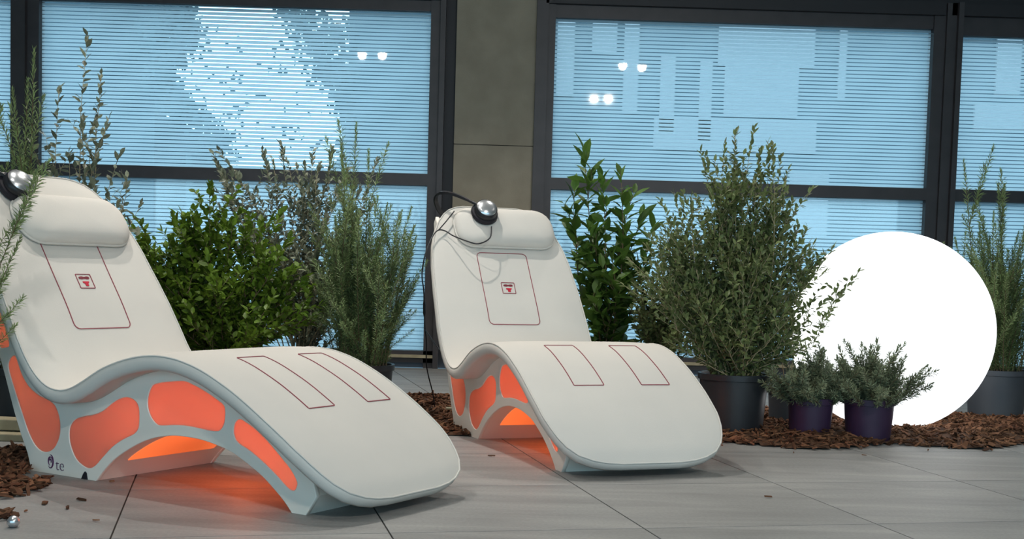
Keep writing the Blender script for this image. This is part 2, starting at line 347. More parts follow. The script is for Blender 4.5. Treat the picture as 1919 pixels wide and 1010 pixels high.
def nor(s):
    a = cen(s - .012); b = cen(s + .012); u, w = b[0] - a[0], b[1] - a[1]; l = math.hypot(u, w); return -w / l, u / l
def SP(s, v, off=0):
    c = cen(s); n = nor(s); return Vector((c[0] + n[0] * off, v, c[1] + n[1] * off))
HT = [(.062, .14), (.070, .18), (.088, .22), (.115, .25), (.16, .282), (.22, .31), (.3, .335), (.4, .352), (.55, .365), (.75, .376), (2.05, .376), (2.18, .37), (2.27, .352), (2.33, .322), (2.37, .285), (2.395, .235), (2.408, .185), (2.415, .12)]
def hw(s):
    for a, b in zip(HT, HT[1:]):
        if s <= b[0]: t = (s - a[0]) / (b[0] - a[0]); return a[1] + (b[1] - a[1]) * t
    return HT[-1][1]
ROWS = [.062, .066, .070, .078, .088, .10, .115, .135, .16, .19] + [.22 + i * .025 for i in range(82)] + [2.29, 2.31, 2.33, 2.35, 2.37, 2.383, 2.395, 2.402, 2.408, 2.412, 2.415]
def crown(s, v): t = min(1, abs(v) / hw(s)); e = min(1, (s - .06) / .06, (2.417 - s) / .06); return .010 * (1 - t ** 5) * max(0, e)
def top(s, v, off=0):
    cr = crown(s, v)
    wr = -.007 * math.exp(-((s - .955 - .10 * v * v) / .016) ** 2) * max(0, 1 - (v / .26) ** 2) + .004 * math.exp(-((s - .915) / .02) ** 2) * max(0, 1 - (v / .3) ** 2)
    return SP(s, v, cr + wr + off)
def cushion_mesh():
    nc = 15; n = len(ROWS); V = []; F = []
    ts = [math.sin(PI / 2 * (2 * j / (nc - 1) - 1)) for j in range(nc)]
    for s in ROWS:
        for t in ts: V.append(top(s, t * hw(s)))
    nb = len(V)
    for s in ROWS:
        for t in ts: V.append(SP(min(max(s, .068), 2.409), t * (hw(s) - .008), -.046))
    for i in range(n - 1):
        for j in range(nc - 1):
            a = i * nc + j; F.append((a, a + nc, a + nc + 1, a + 1)); F.append((nb + a, nb + a + 1, nb + a + nc + 1, nb + a + nc))
    loop = [(i, 0) for i in range(n)] + [(n - 1, j) for j in range(1, nc)] + [(i, nc - 1) for i in range(n - 2, -1, -1)] + [(0, j) for j in range(nc - 2, 0, -1)]
    pts = [(ROWS[i], ts[j] * hw(ROWS[i])) for i, j in loop]; K = len(pts); prev = [i * nc + j for i, j in loop]
    for dv, off in ((.004, -.010), (.005, -.022), (.002, -.036)):
        cur = []
        for k, (s, v) in enumerate(pts):
            a = pts[k - 1]; b = pts[(k + 1) % K]; ds, dw = b[0] - a[0], b[1] - a[1]; l = math.hypot(ds, dw) or 1
            ns, nv = -dw / l, ds / l
            if (ns * (s - 1.24) + nv * v) < 0: ns, nv = -ns, -nv
            cur.append(len(V)); V.append(SP(s + ns * dv, v + nv * dv, off))
        for k in range(K): F.append((prev[k], prev[(k + 1) % K], cur[(k + 1) % K], cur[k]))
        prev = cur
    low = [nb + i * nc + j for i, j in loop]
    for k in range(K): F.append((prev[k], prev[(k + 1) % K], low[(k + 1) % K], low[k]))
    return fixn(mesh('cushion', V, F, M['pad'], smooth=True)), [SP(s, v, .001) for s, v in pts]
def ribbon(b, sv, wd=.0015, closed=True, lift=.0022, m=0, dense=.012):
    """flat printed line that follows the cushion"""
    pts = []
    k = len(sv)
    for i in range(k if closed else k - 1):
        a, c = sv[i], sv[(i + 1) % k]; n = max(1, int(math.hypot(c[0] - a[0], c[1] - a[1]) / dense))
        for q in range(n): pts.append((a[0] + (c[0] - a[0]) * q / n, a[1] + (c[1] - a[1]) * q / n))
    if not closed: pts.append(sv[-1])
    V = []; K = len(pts)
    for i, (s, v) in enumerate(pts):
        a = pts[i - 1] if (closed or i) else pts[0]; c = pts[(i + 1) % K] if (closed or i < K - 1) else pts[-1]
        ds, dv = c[0] - a[0], c[1] - a[1]; l = math.hypot(ds, dv) or 1; ns, nv = -dv / l * wd, ds / l * wd
        for q in (1, -1): V += [top(s + ns * q, v + nv * q, lift), top(s + ns * q, v + nv * q, -.002)]
    F = []
    for i in range(K if closed else K - 1):
        a = 4 * i; c = 4 * ((i + 1) % K); F += [(a, c, c + 2, a + 2), (a + 1, a, a + 2, a + 3)] if False else [(a, c, c + 2, a + 2), (a, a + 1, c + 1, c), (a + 2, c + 2, c + 3, a + 3)]
    b.add(V, F, m)
def rrect(s0, s1, v0, v1, r):
    out = []
    for cs, cv, a0 in ((s1 - r, v1 - r, 0), (s0 + r, v1 - r, PI / 2), (s0 + r, v0 + r, PI), (s1 - r, v0 + r, 1.5 * PI)):
        for k in range(6): a = a0 + PI / 2 * k / 5; out.append((cs + r * math.cos(a), cv + r * math.sin(a)))
    return out
ARCH = [(0.0, 0.0), (.033, .036), (.084, .08), (.142, .116), (.212, .151), (.282, .175), (.363, .19), (.43, .192), (.496, .189), (.561, .179), (.625, .164), (.66, .150), (.705, .129), (.758, .101), (.811, .064), (.853, .030), (.882, .0)]
REAR = [(-.722, .975), (-.705, .885), (-.68, .775), (-.64, .665), (-.592, .56), (-.530, .435), (-.488, .345), (-.458, .272), (-.424, .192), (-.388, .118), (-.355, .06), (-.335, 0.0)]
WIN = [[(-.483, .425), (-.458, .434), (-.468, .475), (-.49, .515), (-.53, .59), (-.572, .655), (-.60, .69), (-.622, .70), (-.628, .68), (-.612, .64), (-.585, .57), (-.555, .50), (-.515, .428)],
       [(-.431, .404), (-.415, .387), (-.388, .338), (-.352, .3), (-.3, .273), (-.245, .258), (-.208, .24), (-.184, .195), (-.183, .141), (-.212, .091), (-.259, .07), (-.307, .082), (-.349, .125), (-.392, .201), (-.435, .285), (-.466, .354), (-.458, .388)],
       [(-.041, .037), (-.094, .057), (-.125, .095), (-.138, .135), (-.133, .176), (-.103, .204), (-.058, .218), (-.013, .227), (.031, .243), (.082, .275), (.118, .292), (.154, .299), (.189, .291), (.209, .27), (.213, .231), (.208, .196), (.184, .174), (.134, .152), (.084, .123), (.033, .08), (-.004, .048)],
       [(.269, .345), (.306, .358), (.361, .366), (.414, .371), (.454, .363), (.507, .346), (.559, .324), (.591, .308), (.6, .287), (.597, .25), (.58, .225), (.551, .217), (.496, .22), (.443, .223), (.383, .222), (.322, .215), (.295, .216), (.267, .236), (.249, .268), (.249, .307)],
       [(.66, .269), (.641, .258), (.633, .237), (.635, .214), (.653, .191), (.704, .17), (.757, .142), (.81, .109), (.852, .078), (.873, .067), (.89, .068), (.9, .082), (.9, .099), (.876, .131), (.835, .166), (.782, .208), (.729, .242), (.686, .262)]]
def v2(l): return [(p[0], p[1]) for p in l]
def lounger(loc, rz, label, leg_v, leg_s, pil_s, pil_v, logo):
    root = tag(empty('lounge_chair', loc, rz), label, 'lounge chair', 'wave shaped loungers')
    cm, edge = cushion_mesh(); cu = obj('cushion', cm, root)
    b = MB(); b.tube(edge, .0032, 6, True); b.build('piping', M['pad'], cu, True)
    # printed outlines
    b = MB(); sv = []
    ribbon(b, rrect(.350, .750, -.128, .128, .022)); b.build('printed_outline', M['print'], cu)
    for (a, c) in leg_v:
        b = MB(); ribbon(b, rrect(leg_s[0], leg_s[1], a, c, .004)); b.build('printed_outline', M['print'], cu)
    b = MB(); ribbon(b, rrect(.519, .580, -.032, .034, .003), .0014)
    for k in range(3):
        for q in (0, 1): ribbon(b, [(.535 + .004 * math.sin(x / 12 * 3 * 2 * PI + q * PI), -.022 + .046 * x / 24) for x in range(25)] if k == 0 else [(.535 + .004 * (k - 1.5) + .003 * math.sin(x / 4 + q * PI), -.022 + .046 * x / 24) for x in range(25)], .0008, False, dense=.01)
    b.build('logo_frame', M['print'], cu)
    b = MB(); q = [(.551, -.012), (.551, .016), (.556, .016), (.560, .009), (.571, .009), (.571, -.004), (.560, -.004), (.556, -.012)]
    b.add([top(s, v, .0025) for s, v in q] + [top(s, v, -.002) for s, v in q], [tuple(range(8))] + [(i, (i + 1) % 8, 8 + (i + 1) % 8, 8 + i) for i in range(8)]); b.build('logo_mark', M['red'], cu)
    # head pillow
    V = []; F = []; nr = 9; s0, s1 = pil_s; c0, c1 = (s0 + s1) / 2, sum(pil_v) / 2; ol = rrect(s0, s1, pil_v[0], pil_v[1], .085); K = len(ol)
    for k in range(nr):
        a = k / nr; f = 1 - a ** 2.0 * .97; z = .020 + .058 * (1 - (1 - a) ** 2.4)
        for s, v in ol: V.append(SP(c0 + (s - c0) * f, c1 + (v - c1) * f, z))
    V.append(SP(c0, c1, .0785)); ce = len(V) - 1
    for k in range(nr - 1):
        for i in range(K): F.append((k * K + i, k * K + (i + 1) % K, (k + 1) * K + (i + 1) % K, (k + 1) * K + i))
    for i in range(K): F.append(((nr - 1) * K + i, (nr - 1) * K + (i + 1) % K, ce))
    bl = len(V)
    for s, v in ol: V.append(SP(c0 + (s - c0) * .97, c1 + (v - c1) * .95, .002))
    for i in range(K): F.append((i, bl + i, bl + (i + 1) % K, (i + 1) % K))
    F.append(tuple(range(bl, bl + K)))
    pm = fixn(mesh('head_pillow', V, F, M['pad'], smooth=True)); pi = obj('head_pillow', pm, root)
    b = MB(); b.tube([SP(s, v, .020) for s, v in ol], .0052, 6, True); b.build('piping', M['pad'], pi, True)
    # shell
    under = [SP(s, 0, -.047) for s in [.10 + .04 * k for k in range(57)]]
    under = [(p.x, p.z) for p in under if p.x < .965]
    outline = under + [(.974, .061), (.934, 0), (.882, 0)] + v2(cat_rom(ARCH[::-1], k=4))[1:] + [(-.335, 0)] + v2(cat_rom(REAR[::-1], k=3))[1:]
    wins = [v2(cat_rom(w, True, 4)) for w in WIN]
    h = .276
    for sg in (-1, 1):
        sp_ = filled('side_panel', [outline] + wins, sg * (h - .009), .009, M['shell'], root, .0025)
        for w in wins:
            cx = sum(p[0] for p in w) / len(w); cy = sum(p[1] for p in w) / len(w)
            filled('lit_panel', [[(cx + (p[0] - cx) * 1.02, cy + (p[1] - cy) * 1.02) for p in w]], sg * (h - .0065), .0035, M['glow'], sp_)
    V = []; F = []
    for u, w in outline: V += [(u, -h + .012, w), (u, h - .012, w)]
    K = len(outline)
    for i in range(K): F.append((2 * i, 2 * i + 1, (2 * i + 3) % (2 * K), (2 * i + 2) % (2 * K)))
    body = obj('shell_body', fixn(mesh('shell_body', V, F, M['shell'])), root); smooth_by_angle(body, 25)
    ar = cat_rom(ARCH, k=5); b = MB(); V = []; F = []
    seg = [p for p in ar if .07 < p[0] < .80]
    for i, p in enumerate(seg):
        a = seg[max(0, i - 1)]; c = seg[min(len(seg) - 1, i + 1)]; t = (c - a).normalized(); n = Vector((t.y, -t.x))
        for vv, o in ((-.20, .003), (.20, .003), (.20, -.004), (-.20, -.004)): V.append((p.x + n.x * o, vv, p.y + n.y * o))
    for i in range(len(seg) - 1):
        for j in range(4): F.append((4 * i + j, 4 * i + (j + 1) % 4, 4 * i + 4 + (j + 1) % 4, 4 * i + 4 + j))
    F += [(0, 1, 2, 3), (4 * len(seg) - 4, 4 * len(seg) - 3, 4 * len(seg) - 2, 4 * len(seg) - 1)]
    for u, w, e in ((-.435, .30, 1.5), (.225, .215, 1.7), (.613, .255, 1.35), (.845, .085, 1.7), (-.575, .61, 1.2)):
        l = lamp('led_and_fill_light', 'POINT', (u, 0, w), e * .58, (1, .46, .27), shadow_soft_size=.02); l.parent = root
    l = lamp('led_and_fill_light', 'POINT', (.42, 0, .165), 1.0, (1, .20, .06), shadow_soft_size=.03); l.parent = root  # added orange fill below the arch panel, strengthens its spill on the floor
    so = obj('soffit_lamp', fixn(mesh('soffit_lamp', V, F, M['soffit'])), root); so['label'] = 'amber lit panel under the arch'
    if logo:
        tx = bpy.data.curves.new('t', 'FONT'); tx.body = 'te'; tx.size = .058; tx.extrude = .0006; tx.offset = -.0012
        t = bpy.data.objects.new('t', tx); COL.objects.link(t); bpy.context.view_layer.update()
        me = bpy.data.meshes.new_from_object(t.evaluated_get(bpy.context.evaluated_depsgraph_get())); bpy.data.objects.remove(t)
        for v in me.vertices: v.co = (v.co.x - .204, -h - .0008 + v.co.z * 0 - (.0012 if v.co.z > 0 else 0), v.co.y + .016)
        me.materials.clear(); me.materials.append(M['purpleink']); obj('lettering', me, root)
        b = MB()
        for rr, a0, a1 in ((.021, -2.4, 1.9), (.014, .5, 4.6), (.007, -1, 3)):
            b.tube([(-.232 + rr * .72 * math.cos(a), -h - .0004, .043 + rr * 1.1 * math.sin(a)) for a in [a0 + (a1 - a0) * k / 14 for k in range(15)]], [.0005 + .0028 * math.sin(PI * k / 14) for k in range(15)], 5)
        b.build('emblem', M['purpleink'], root)
        b = MB(); q = [(-.068, 0), (-.038, 0), (-.043, .022), (-.050, .027), (-.058, .018)]
        b.add([(u, -h - .004, w) for u, w in q] + [(u, -h + .004, w) for u, w in q], [(0, 1, 2, 3, 4)] + [(i, (i + 1) % 5, 5 + (i + 1) % 5, 5 + i) for i in range(5)]); b.build('cable_outlet', M['blacksoft'], root)
    return root
LL = lounger((-1.1948, 4.5314, 0), -.56888, 'white wave lounger lit orange at the left of the photo, nearest the camera', [(-.165, -.04), (.128, .252)], (1.690, 2.026), (.185, .392), (-.20, .305), True)
LR = lounger((.1953, 5.7246, 0), -1.21365, 'white wave lounger lit orange in the middle, black cable hanging beside its head', [(-.186, -.058), (.105, .230)], (1.666, 2.006), (.100, .322), (-.215, .30), False)

# headphones over the head end
def headphones(Lo, s, v, n0, label, cable):
    Mx = Lo.matrix_basis.copy()
    Mx = Matrix.Translation(Lo.location) @ Matrix.Rotation(Lo.rotation_euler.z, 4, 'Z')
    n = nor(s); N3 = (Mx.to_3x3() @ Vector((n[0], 0, n[1]))).normalized(); base = Mx @ SP(s, v, n0)
    rt = tag(empty('headphones', base), label, 'headphones', 'headphones on the loungers'); inv = Matrix.Translation(-base)
    up = (Mx.to_3x3() @ Vector((-n[1], 0, n[0]))).normalized()
    q = Vector((0, 0, 1)).rotation_difference(N3).to_matrix()
    def cup(c, flip):
        qq = q if not flip else Vector((0, 0, 1)).rotation_difference(-N3).to_matrix()
        b = MB(); b.lathe([(0.0360, 0.0000), (0.0624, 0.0011), (0.0684, 0.0115), (0.0648, 0.0242), (0.0528, 0.0276)], 28, c, qq); o = b.build('ear_cushion', M['blacksoft'], rt); smooth_by_angle(o)
        b = MB(); b.lathe([(0.0552, 0.0230), (0.0576, 0.0322), (0.0540, 0.0471), (0.0480, 0.0529)], 28, c, qq); o = b.build('ear_cup', M['black'], rt); smooth_by_angle(o)
        b = MB(); b.lathe([(0.0492, 0.0494), (0.0504, 0.0552), (0.0432, 0.0644), (0.0264, 0.0713), (0.0072, 0.0742)], 28, c, qq); d = b.build('dome', M['silver'], o); smooth_by_angle(d)
        b = MB(); b.lathe([(0.0510, 0.0529), (0.0534, 0.0552), (0.0510, 0.0575)], 28, c, qq); b.build('trim_ring', M['black'], o, True)
    cup(Vector((0, 0, 0)), False); far_c = N3 * -.21 + up * -.03; cup(far_c, True)
    dv = Mx.to_3x3() @ Vector((0, -1, 0)); pts = []
    for k in range(25):
        th = PI * k / 24; f = k / 24
        pts.append(N3 * (.035 - .11 * (1 - math.cos(th))) + dv * (.200 * math.sin(th)) + up * (.140 * math.sin(th) - .02 * f + .01) + Vector((0, 0, .035 * math.sin(th) ** 2 * (1 - f))))
    b = MB(); V = []; F = []
    for k, p in enumerate(pts):
        t = (pts[min(24, k + 1)] - pts[max(0, k - 1)]).normalized(); c = (N3 * -.075 + dv * .09); o_ = (p - c); o_ = (o_ - t * o_.dot(t)).normalized(); w = t.cross(o_)
        hw_ = .011 if 6 < k < 18 else .008; th_ = .005 if (k < 4 or k > 20) else (.0065 if 4 <= k <= 9 else .004)
        V += [p + w * hw_ + o_ * th_, p - w * hw_ + o_ * th_, p - w * hw_ - o_ * th_, p + w * hw_ - o_ * th_]
    for k in range(24):
        for j in range(4): F.append((4 * k + j, 4 * k + (j + 1) % 4, 4 * k + 4 + (j + 1) % 4, 4 * k + 4 + j))
    F += [(0, 3, 2, 1), (96, 97, 98, 99)]
    hb = obj('headband', fixn(mesh('headband', V, F, M['black'])), rt); smooth_by_angle(hb, 50)
    b = MB(); b.tube([N3 * .03 + up * (.050 * math.sin(a)) + dv * (.050 * math.cos(a)) for a in [-.5 + 2.6 * k / 12 for k in range(13)]], .005, 6); b.build('yoke', M['black'], rt, True)
    for c in cable:
        b = MB(); pp = cat_rom([Vector(p) - base for p in c], k=5); b.tube(pp, .0034, 6); b.build('cable', M['black'], rt, True)
    if cable:
        b = MB(); a = Vector((-.353, 6.29, .60)) - base; b.tube([a, a + Vector((0, .005, -.02)), a + Vector((0, .03, -.07)), a + Vector((0, .035, -.09))], [.003, .007, .007, .003], 8); b.build('cable_joint', M['black'], rt, True)
    return rt
headphones(LR, .170, -.075, .074, 'black and silver headphones hooked over the head of the middle lounger', [
    [[-0.0306, 6.1571, 0.9623], [-0.0365, 6.1101, 0.9057], [-0.0897, 6.0629, 0.8752], [-0.1452, 6.0634, 0.8863], [-0.2113, 6.1107, 0.9107], [-0.2507, 6.1391, 0.9331], [-0.2839, 6.1364, 0.9372], [-0.3078, 6.1065, 0.9104], [-0.3267, 6.0656, 0.8606], [-0.3416, 6.0407, 0.8098], [-0.3543, 6.0878, 0.7460], [-0.36, 6.18, 0.702], [-0.354, 6.235, 0.642], [-0.353, 6.29, 0.549], [-0.351, 6.345, 0.467], [-0.344, 6.4, 0.384], [-0.345, 6.455, 0.272], [-0.335, 6.51, 0.2], [-0.317, 6.565, 0.121], [-0.303, 6.62, 0.03]],
    [[-0.2146, 6.230, 1.033], [-0.2505, 6.172, 0.981], [-0.284, 6.136, 0.9373]],
    [[-0.348, 6.35, 0.446], [-0.3, 6.2, 0.397], [-0.25, 6.1, 0.344], [-0.221, 6.0, 0.283]]])
headphones(LL, .150, -.140, .012, 'silver headphones on the left lounger behind the rosemary sprig', [])

# ------------------------------------------------------------------ globe lamp
gl = tag(empty('globe_lamp', (2.0, 6.40, 0)), 'large glowing white globe lamp resting on the bark mulch', 'lamp')
b = MB(); r = .502
b.lathe([(r * math.sin(PI * k / 40) + 1e-4, .500 - r * math.cos(PI * k / 40)) for k in range(2, 41)], 64); b.build('globe', M['sphere'], gl, True)
b = MB(); b.lathe([(.10, .001), (.10, .012), (.085, .014)], 24); b.build('base_plate', M['white'], gl)

# ------------------------------------------------------------------ mulch beds
def inside(p, poly):
    c = False
    for i in range(len(poly)):
        a, b = poly[i], poly[i - 1]
        if (a[1] > p[1]) != (b[1] > p[1]) and p[0] < (b[0] - a[0]) * (p[1] - a[1]) / (b[1] - a[1]) + a[0]: c = not c
    return c
def edge_d(p, poly):
    m = 9
    for i in range(len(poly)):
        a = Vector(poly[i]); b = Vector(poly[i - 1]); q = Vector(p); t = max(0, min(1, (q - a).dot(b - a) / max(1e-9, (b - a).length_squared))); m = min(m, (a + (b - a) * t - q).length)
    return m
def chip(b, rg, p, z, size, m=0, flat=.35):
    l = size * rg.uniform(.5, 1.5); w = l * rg.uniform(.18, .5); h = rg.uniform(.003, .007)
    Mr = Matrix.Rotation(rg.uniform(0, 6.28), 3, 'Z') @ Matrix.Rotation(rg.gauss(0, flat), 3, 'X') @ Matrix.Rotation(rg.gauss(0, flat), 3, 'Y')
    o = [(-l / 2, -w / 3), (-l / 5, -w / 2), (l / 2, -w / 4), (l / 2.4, w / 3), (0, w / 2), (-l / 2, w / 4)]
    V = [Mr @ Vector((x * rg.uniform(.8, 1.2), y * rg.uniform(.8, 1.2), zz + .15 * h * rg.random())) + Vector((p[0], p[1], z)) for zz in (-h / 2, h / 2) for x, y in o]
    b.add(V, [(0, 5, 4, 3, 2, 1), (6, 7, 8, 9, 10, 11)] + [(i, (i + 1) % 6, 6 + (i + 1) % 6, 6 + i) for i in range(6)], m)
def mulch(poly, n, hmax, label, seed, size=.035, ramp=.25):
    rg = random.Random(seed); b = MB(); xs = [p[0] for p in poly]; ys = [p[1] for p in poly]
    hf = lambda p: .003 + hmax * min(1, edge_d(p, poly) / ramp) * (.75 + .25 * math.sin(p[0] * 9 + seed) * math.cos(p[1] * 7))
    st = .05; g = {}
    nx = int((max(xs) - min(xs)) / st) + 2; ny = int((max(ys) - min(ys)) / st) + 2
    for i in range(nx):
        for j in range(ny):
            p = (min(xs) + i * st, min(ys) + j * st)
            if inside(p, poly): g[i, j] = len(b.V); b.V.append((p[0], p[1], hf(p)))
    for (i, j), k in g.items():
        if all(q in g for q in ((i + 1, j), (i + 1, j + 1), (i, j + 1))): b.F.append((k, g[i + 1, j], g[i + 1, j + 1], g[i, j + 1])); b.M.append(1)
    c = 0
    while c < n:
        p = (rg.uniform(min(xs), max(xs)), rg.uniform(min(ys), max(ys)))
        if not inside(p, poly): continue
        chip(b, rg, p, hf(p) + .004 + rg.random() * .008, size); c += 1
    return tag(b.build('bark_mulch', [M['bark'], M['barksoil']]), label, 'mulch', kind='stuff')
mulch([(1.0, 5.72), (1.18, 5.6), (1.445, 5.515), (1.62, 5.60), (1.80, 5.78), (2.02, 5.74), (2.24, 5.66), (2.5, 5.90), (2.9, 6.05), (3.4, 6.2), (3.4, 6.75), (3.0, 7.0), (2.4, 7.2), (1.6, 7.1), (.9, 7.2), (.55, 6.9), (.75, 6.2)], 5200, .045, 'brown bark mulch around the globe lamp and the potted herbs', 3)
mulch([(-.33, 5.98), (-.19, 5.66), (-.08, 5.70), (.0, 5.95), (.05, 6.4), (.3, 6.9), (.2, 7.45), (-.3, 7.42), (-.75, 7.38), (-1.0, 6.9), (-.75, 6.5), (-.45, 6.6)], 2300, .03, 'brown bark mulch behind the head of the middle lounger', 5)
mulch([(-1.62, 3.86), (-1.50, 3.93), (-1.455, 4.02), (-1.46, 4.2), (-1.50, 4.30), (-1.56, 4.22), (-1.63, 4.36), (-1.60, 4.44), (-1.68, 4.60), (-1.74, 4.9), (-2.3, 5.0), (-2.4, 4.0)], 2000, .035, 'brown bark mulch spilling over the tiles at the left edge', 9, .045)
mulch([(-1.52, 3.70), (-1.40, 3.68), (-1.35, 3.64), (-1.40, 3.58), (-1.52, 3.52), (-1.7, 3.6)], 180, .015, 'small heap of bark chips at the bottom left corner', 11, .035, .1)
mulch([(-2.2, 5.6), (-1.0, 5.75), (-.4, 6.1), (-.3, 6.5), (-.75, 6.5), (-1.0, 6.9), (-2.4, 6.6)], 1500, .03, 'brown bark mulch under the hedge plants behind the left lounger', 13)
# loose chips on the tiles
rg = random.Random(21)
for k, (x, y, w) in enumerate([(-1.28, 4.27, 'on the tile beside the lounger lettering'), (-1.36, 3.86, 'lying first on the tile beyond the left mulch'), (-1.27, 3.93, 'lying on the tile in front of the left lounger base'), (-1.27, 3.80, 'on the pale tile at the lower left, farther from the mulch'), (-1.37, 3.73, 'between the corner heap and the left mulch'), (-1.13, 3.62, 'beside the tile joint at the bottom left'),
                               (.0, 5.10, 'on the tile between the two loungers'), (1.02, 5.60, 'just off the mulch beside the middle lounger foot'), (1.60, 5.40, 'on the tile in front of the purple pots'), (2.32, 5.42, 'on the bare tile at the right edge'), (.95, 4.30, 'alone on the tile in the foreground right of the middle lounger'), (1.95, 5.62, 'on the tile before the globe lamp'), (1.3, 5.42, 'on the tile before the left purple pot'), (1.27, 3.62, 'on the tile at the bottom right')]):
    b = MB(); chip(b, rg, (0, 0), .005, .026, flat=.06); o = b.build('bark_chip', M['bark']); o.location = (x, y, 0); tag(o, 'single brown bark chip ' + w, 'bark chip', 'loose bark chips')
b = MB(); b.lathe([(.002, .0), (.012, .003), (.018, .012), (.017, .022), (.010, .030), (.002, .033)], 12); o = smooth_by_angle(b.build('foil_ball', M['silver']), 60); o.location = (-1.325, 3.515, 0); tag(o, 'small crumpled silvery ball on the tiles at the bottom left', 'ball')

# ------------------------------------------------------------------ plants
def pot(root, r, h, m, rim=.012, taper=.86):
    b = MB(); rb = r * taper
    b.lathe([(rb * .9, 0), (rb, .006), (r - .004, h - .03), (r + rim * .4, h - .028), (r + rim * .5, h), (r - .008, h), (r - .012, h - .03), (rb * .85, .02)], 36)
    p = smooth_by_angle(b.build('pot', m, root), 35)
    b = MB(); b.lathe([(r - .012, h - .045), (r - .014, h - .035), (.002, h - .028)], 24); b.build('soil', M['soil'], root)
def needle(b, p, d, up, l, w, m):
    s = d.cross(up)
    if s.length < 1e-4: s = d.orthogonal()
    s.normalize(); q = p + d * l * .5 + up * l * .06
    b.add([p, q + s * w, p + d * l, q - s * w], [(0, 1, 2, 3)], m)
def sprig_mesh(name, seed, L, nl, leafm, stemm, dens=260, nw=.0016, side=4, bare=.06, droop=.12):
    rg = random.Random(seed); b = MB()
    def shoot(p0, d, ln, r0, start):
        pts = [p0]; dd = d.copy(); n = 10; bend = Vector((rg.uniform(-1, 1), rg.uniform(-1, 1), 0)) * droop
        for k in range(n): dd = (dd + bend / n + Vector((0, 0, .03))).normalized(); pts.append(pts[-1] + dd * ln / n)
        b.tube(pts, [r0 * (1 - .75 * k / n) for k in range(n + 1)], 4, m=1)
        cnt = int(dens * ln)
        for k in range(cnt):
            f = start + (1 - start) * k / cnt; x = f * n; i = min(n - 1, int(x)); p = pts[i].lerp(pts[i + 1], x - i); t = (pts[i + 1] - pts[i]).normalized()
            a = k * 2.4 + rg.uniform(-.4, .4); o = t.orthogonal().normalized(); o = Matrix.Rotation(a, 3, t) @ o
            el = rg.uniform(.65, 1.3) * (1 if f < .9 else .55); d_ = (t * math.cos(el) + o * math.sin(el)).normalized()
            needle(b, p, d_, t, nl * rg.uniform(.7, 1.15) * (1 if f < .85 else 1 - (f - .85) * 3), nw, 0)
        return pts
    main = shoot(Vector((0, 0, 0)), Vector((0, 0, 1)), L, .0035, bare)
    for k in range(side):
        i = rg.randint(2, 7); a = rg.uniform(0, 6.28); shoot(main[i], Vector((math.cos(a) * .45, math.sin(a) * .45, 1)).normalized(), L * rg.uniform(.22, .42), .002, .05)
    return b.me(name, [leafm, stemm])
ROS = [sprig_mesh('sprig', 100 + k, 1.0, .038, M['rose'], M['stem'], 300, .0034, 3) for k in range(6)]
LAV = [sprig_mesh('sprig', 200 + k, .26, .034, M['lav'], M['stem'], 460, .0031, 3, .05, .3) for k in range(5)]
def herb(name, loc, label, cat, sprigs, meshes, seed, potspec, base=1.0, group=None):
    rt = tag(empty(name, loc), label, cat, group); rg = random.Random(seed)
    if potspec: pot(rt, *potspec)
    for (dx, dy, z, L, tx, ty) in sprigs:
        o = obj('sprig', rg.choice(meshes), rt, (dx, dy, z), (ty, tx, rg.uniform(0, 6.28))); f = L / base; w = f ** .5 if f < 1 else 1; o.scale = (w, w, f)
    return rt
def spread(seed, n, r, z, l0, l1, tilt, bias=(0, 0)):
    rg = random.Random(seed); out = []
    for k in range(n):
        a = rg.uniform(0, 6.28); q = r * rg.random() ** .5; x, y = q * math.cos(a), q * math.sin(a); tt = tilt * q / r
        out.append((x, y, z, rg.uniform(l0, l1) * (1 - .22 * (q / r)), tt * math.cos(a) + rg.gauss(0, .05) + bias[0], -tt * math.sin(a) + rg.gauss(0, .05) + bias[1]))
    return out
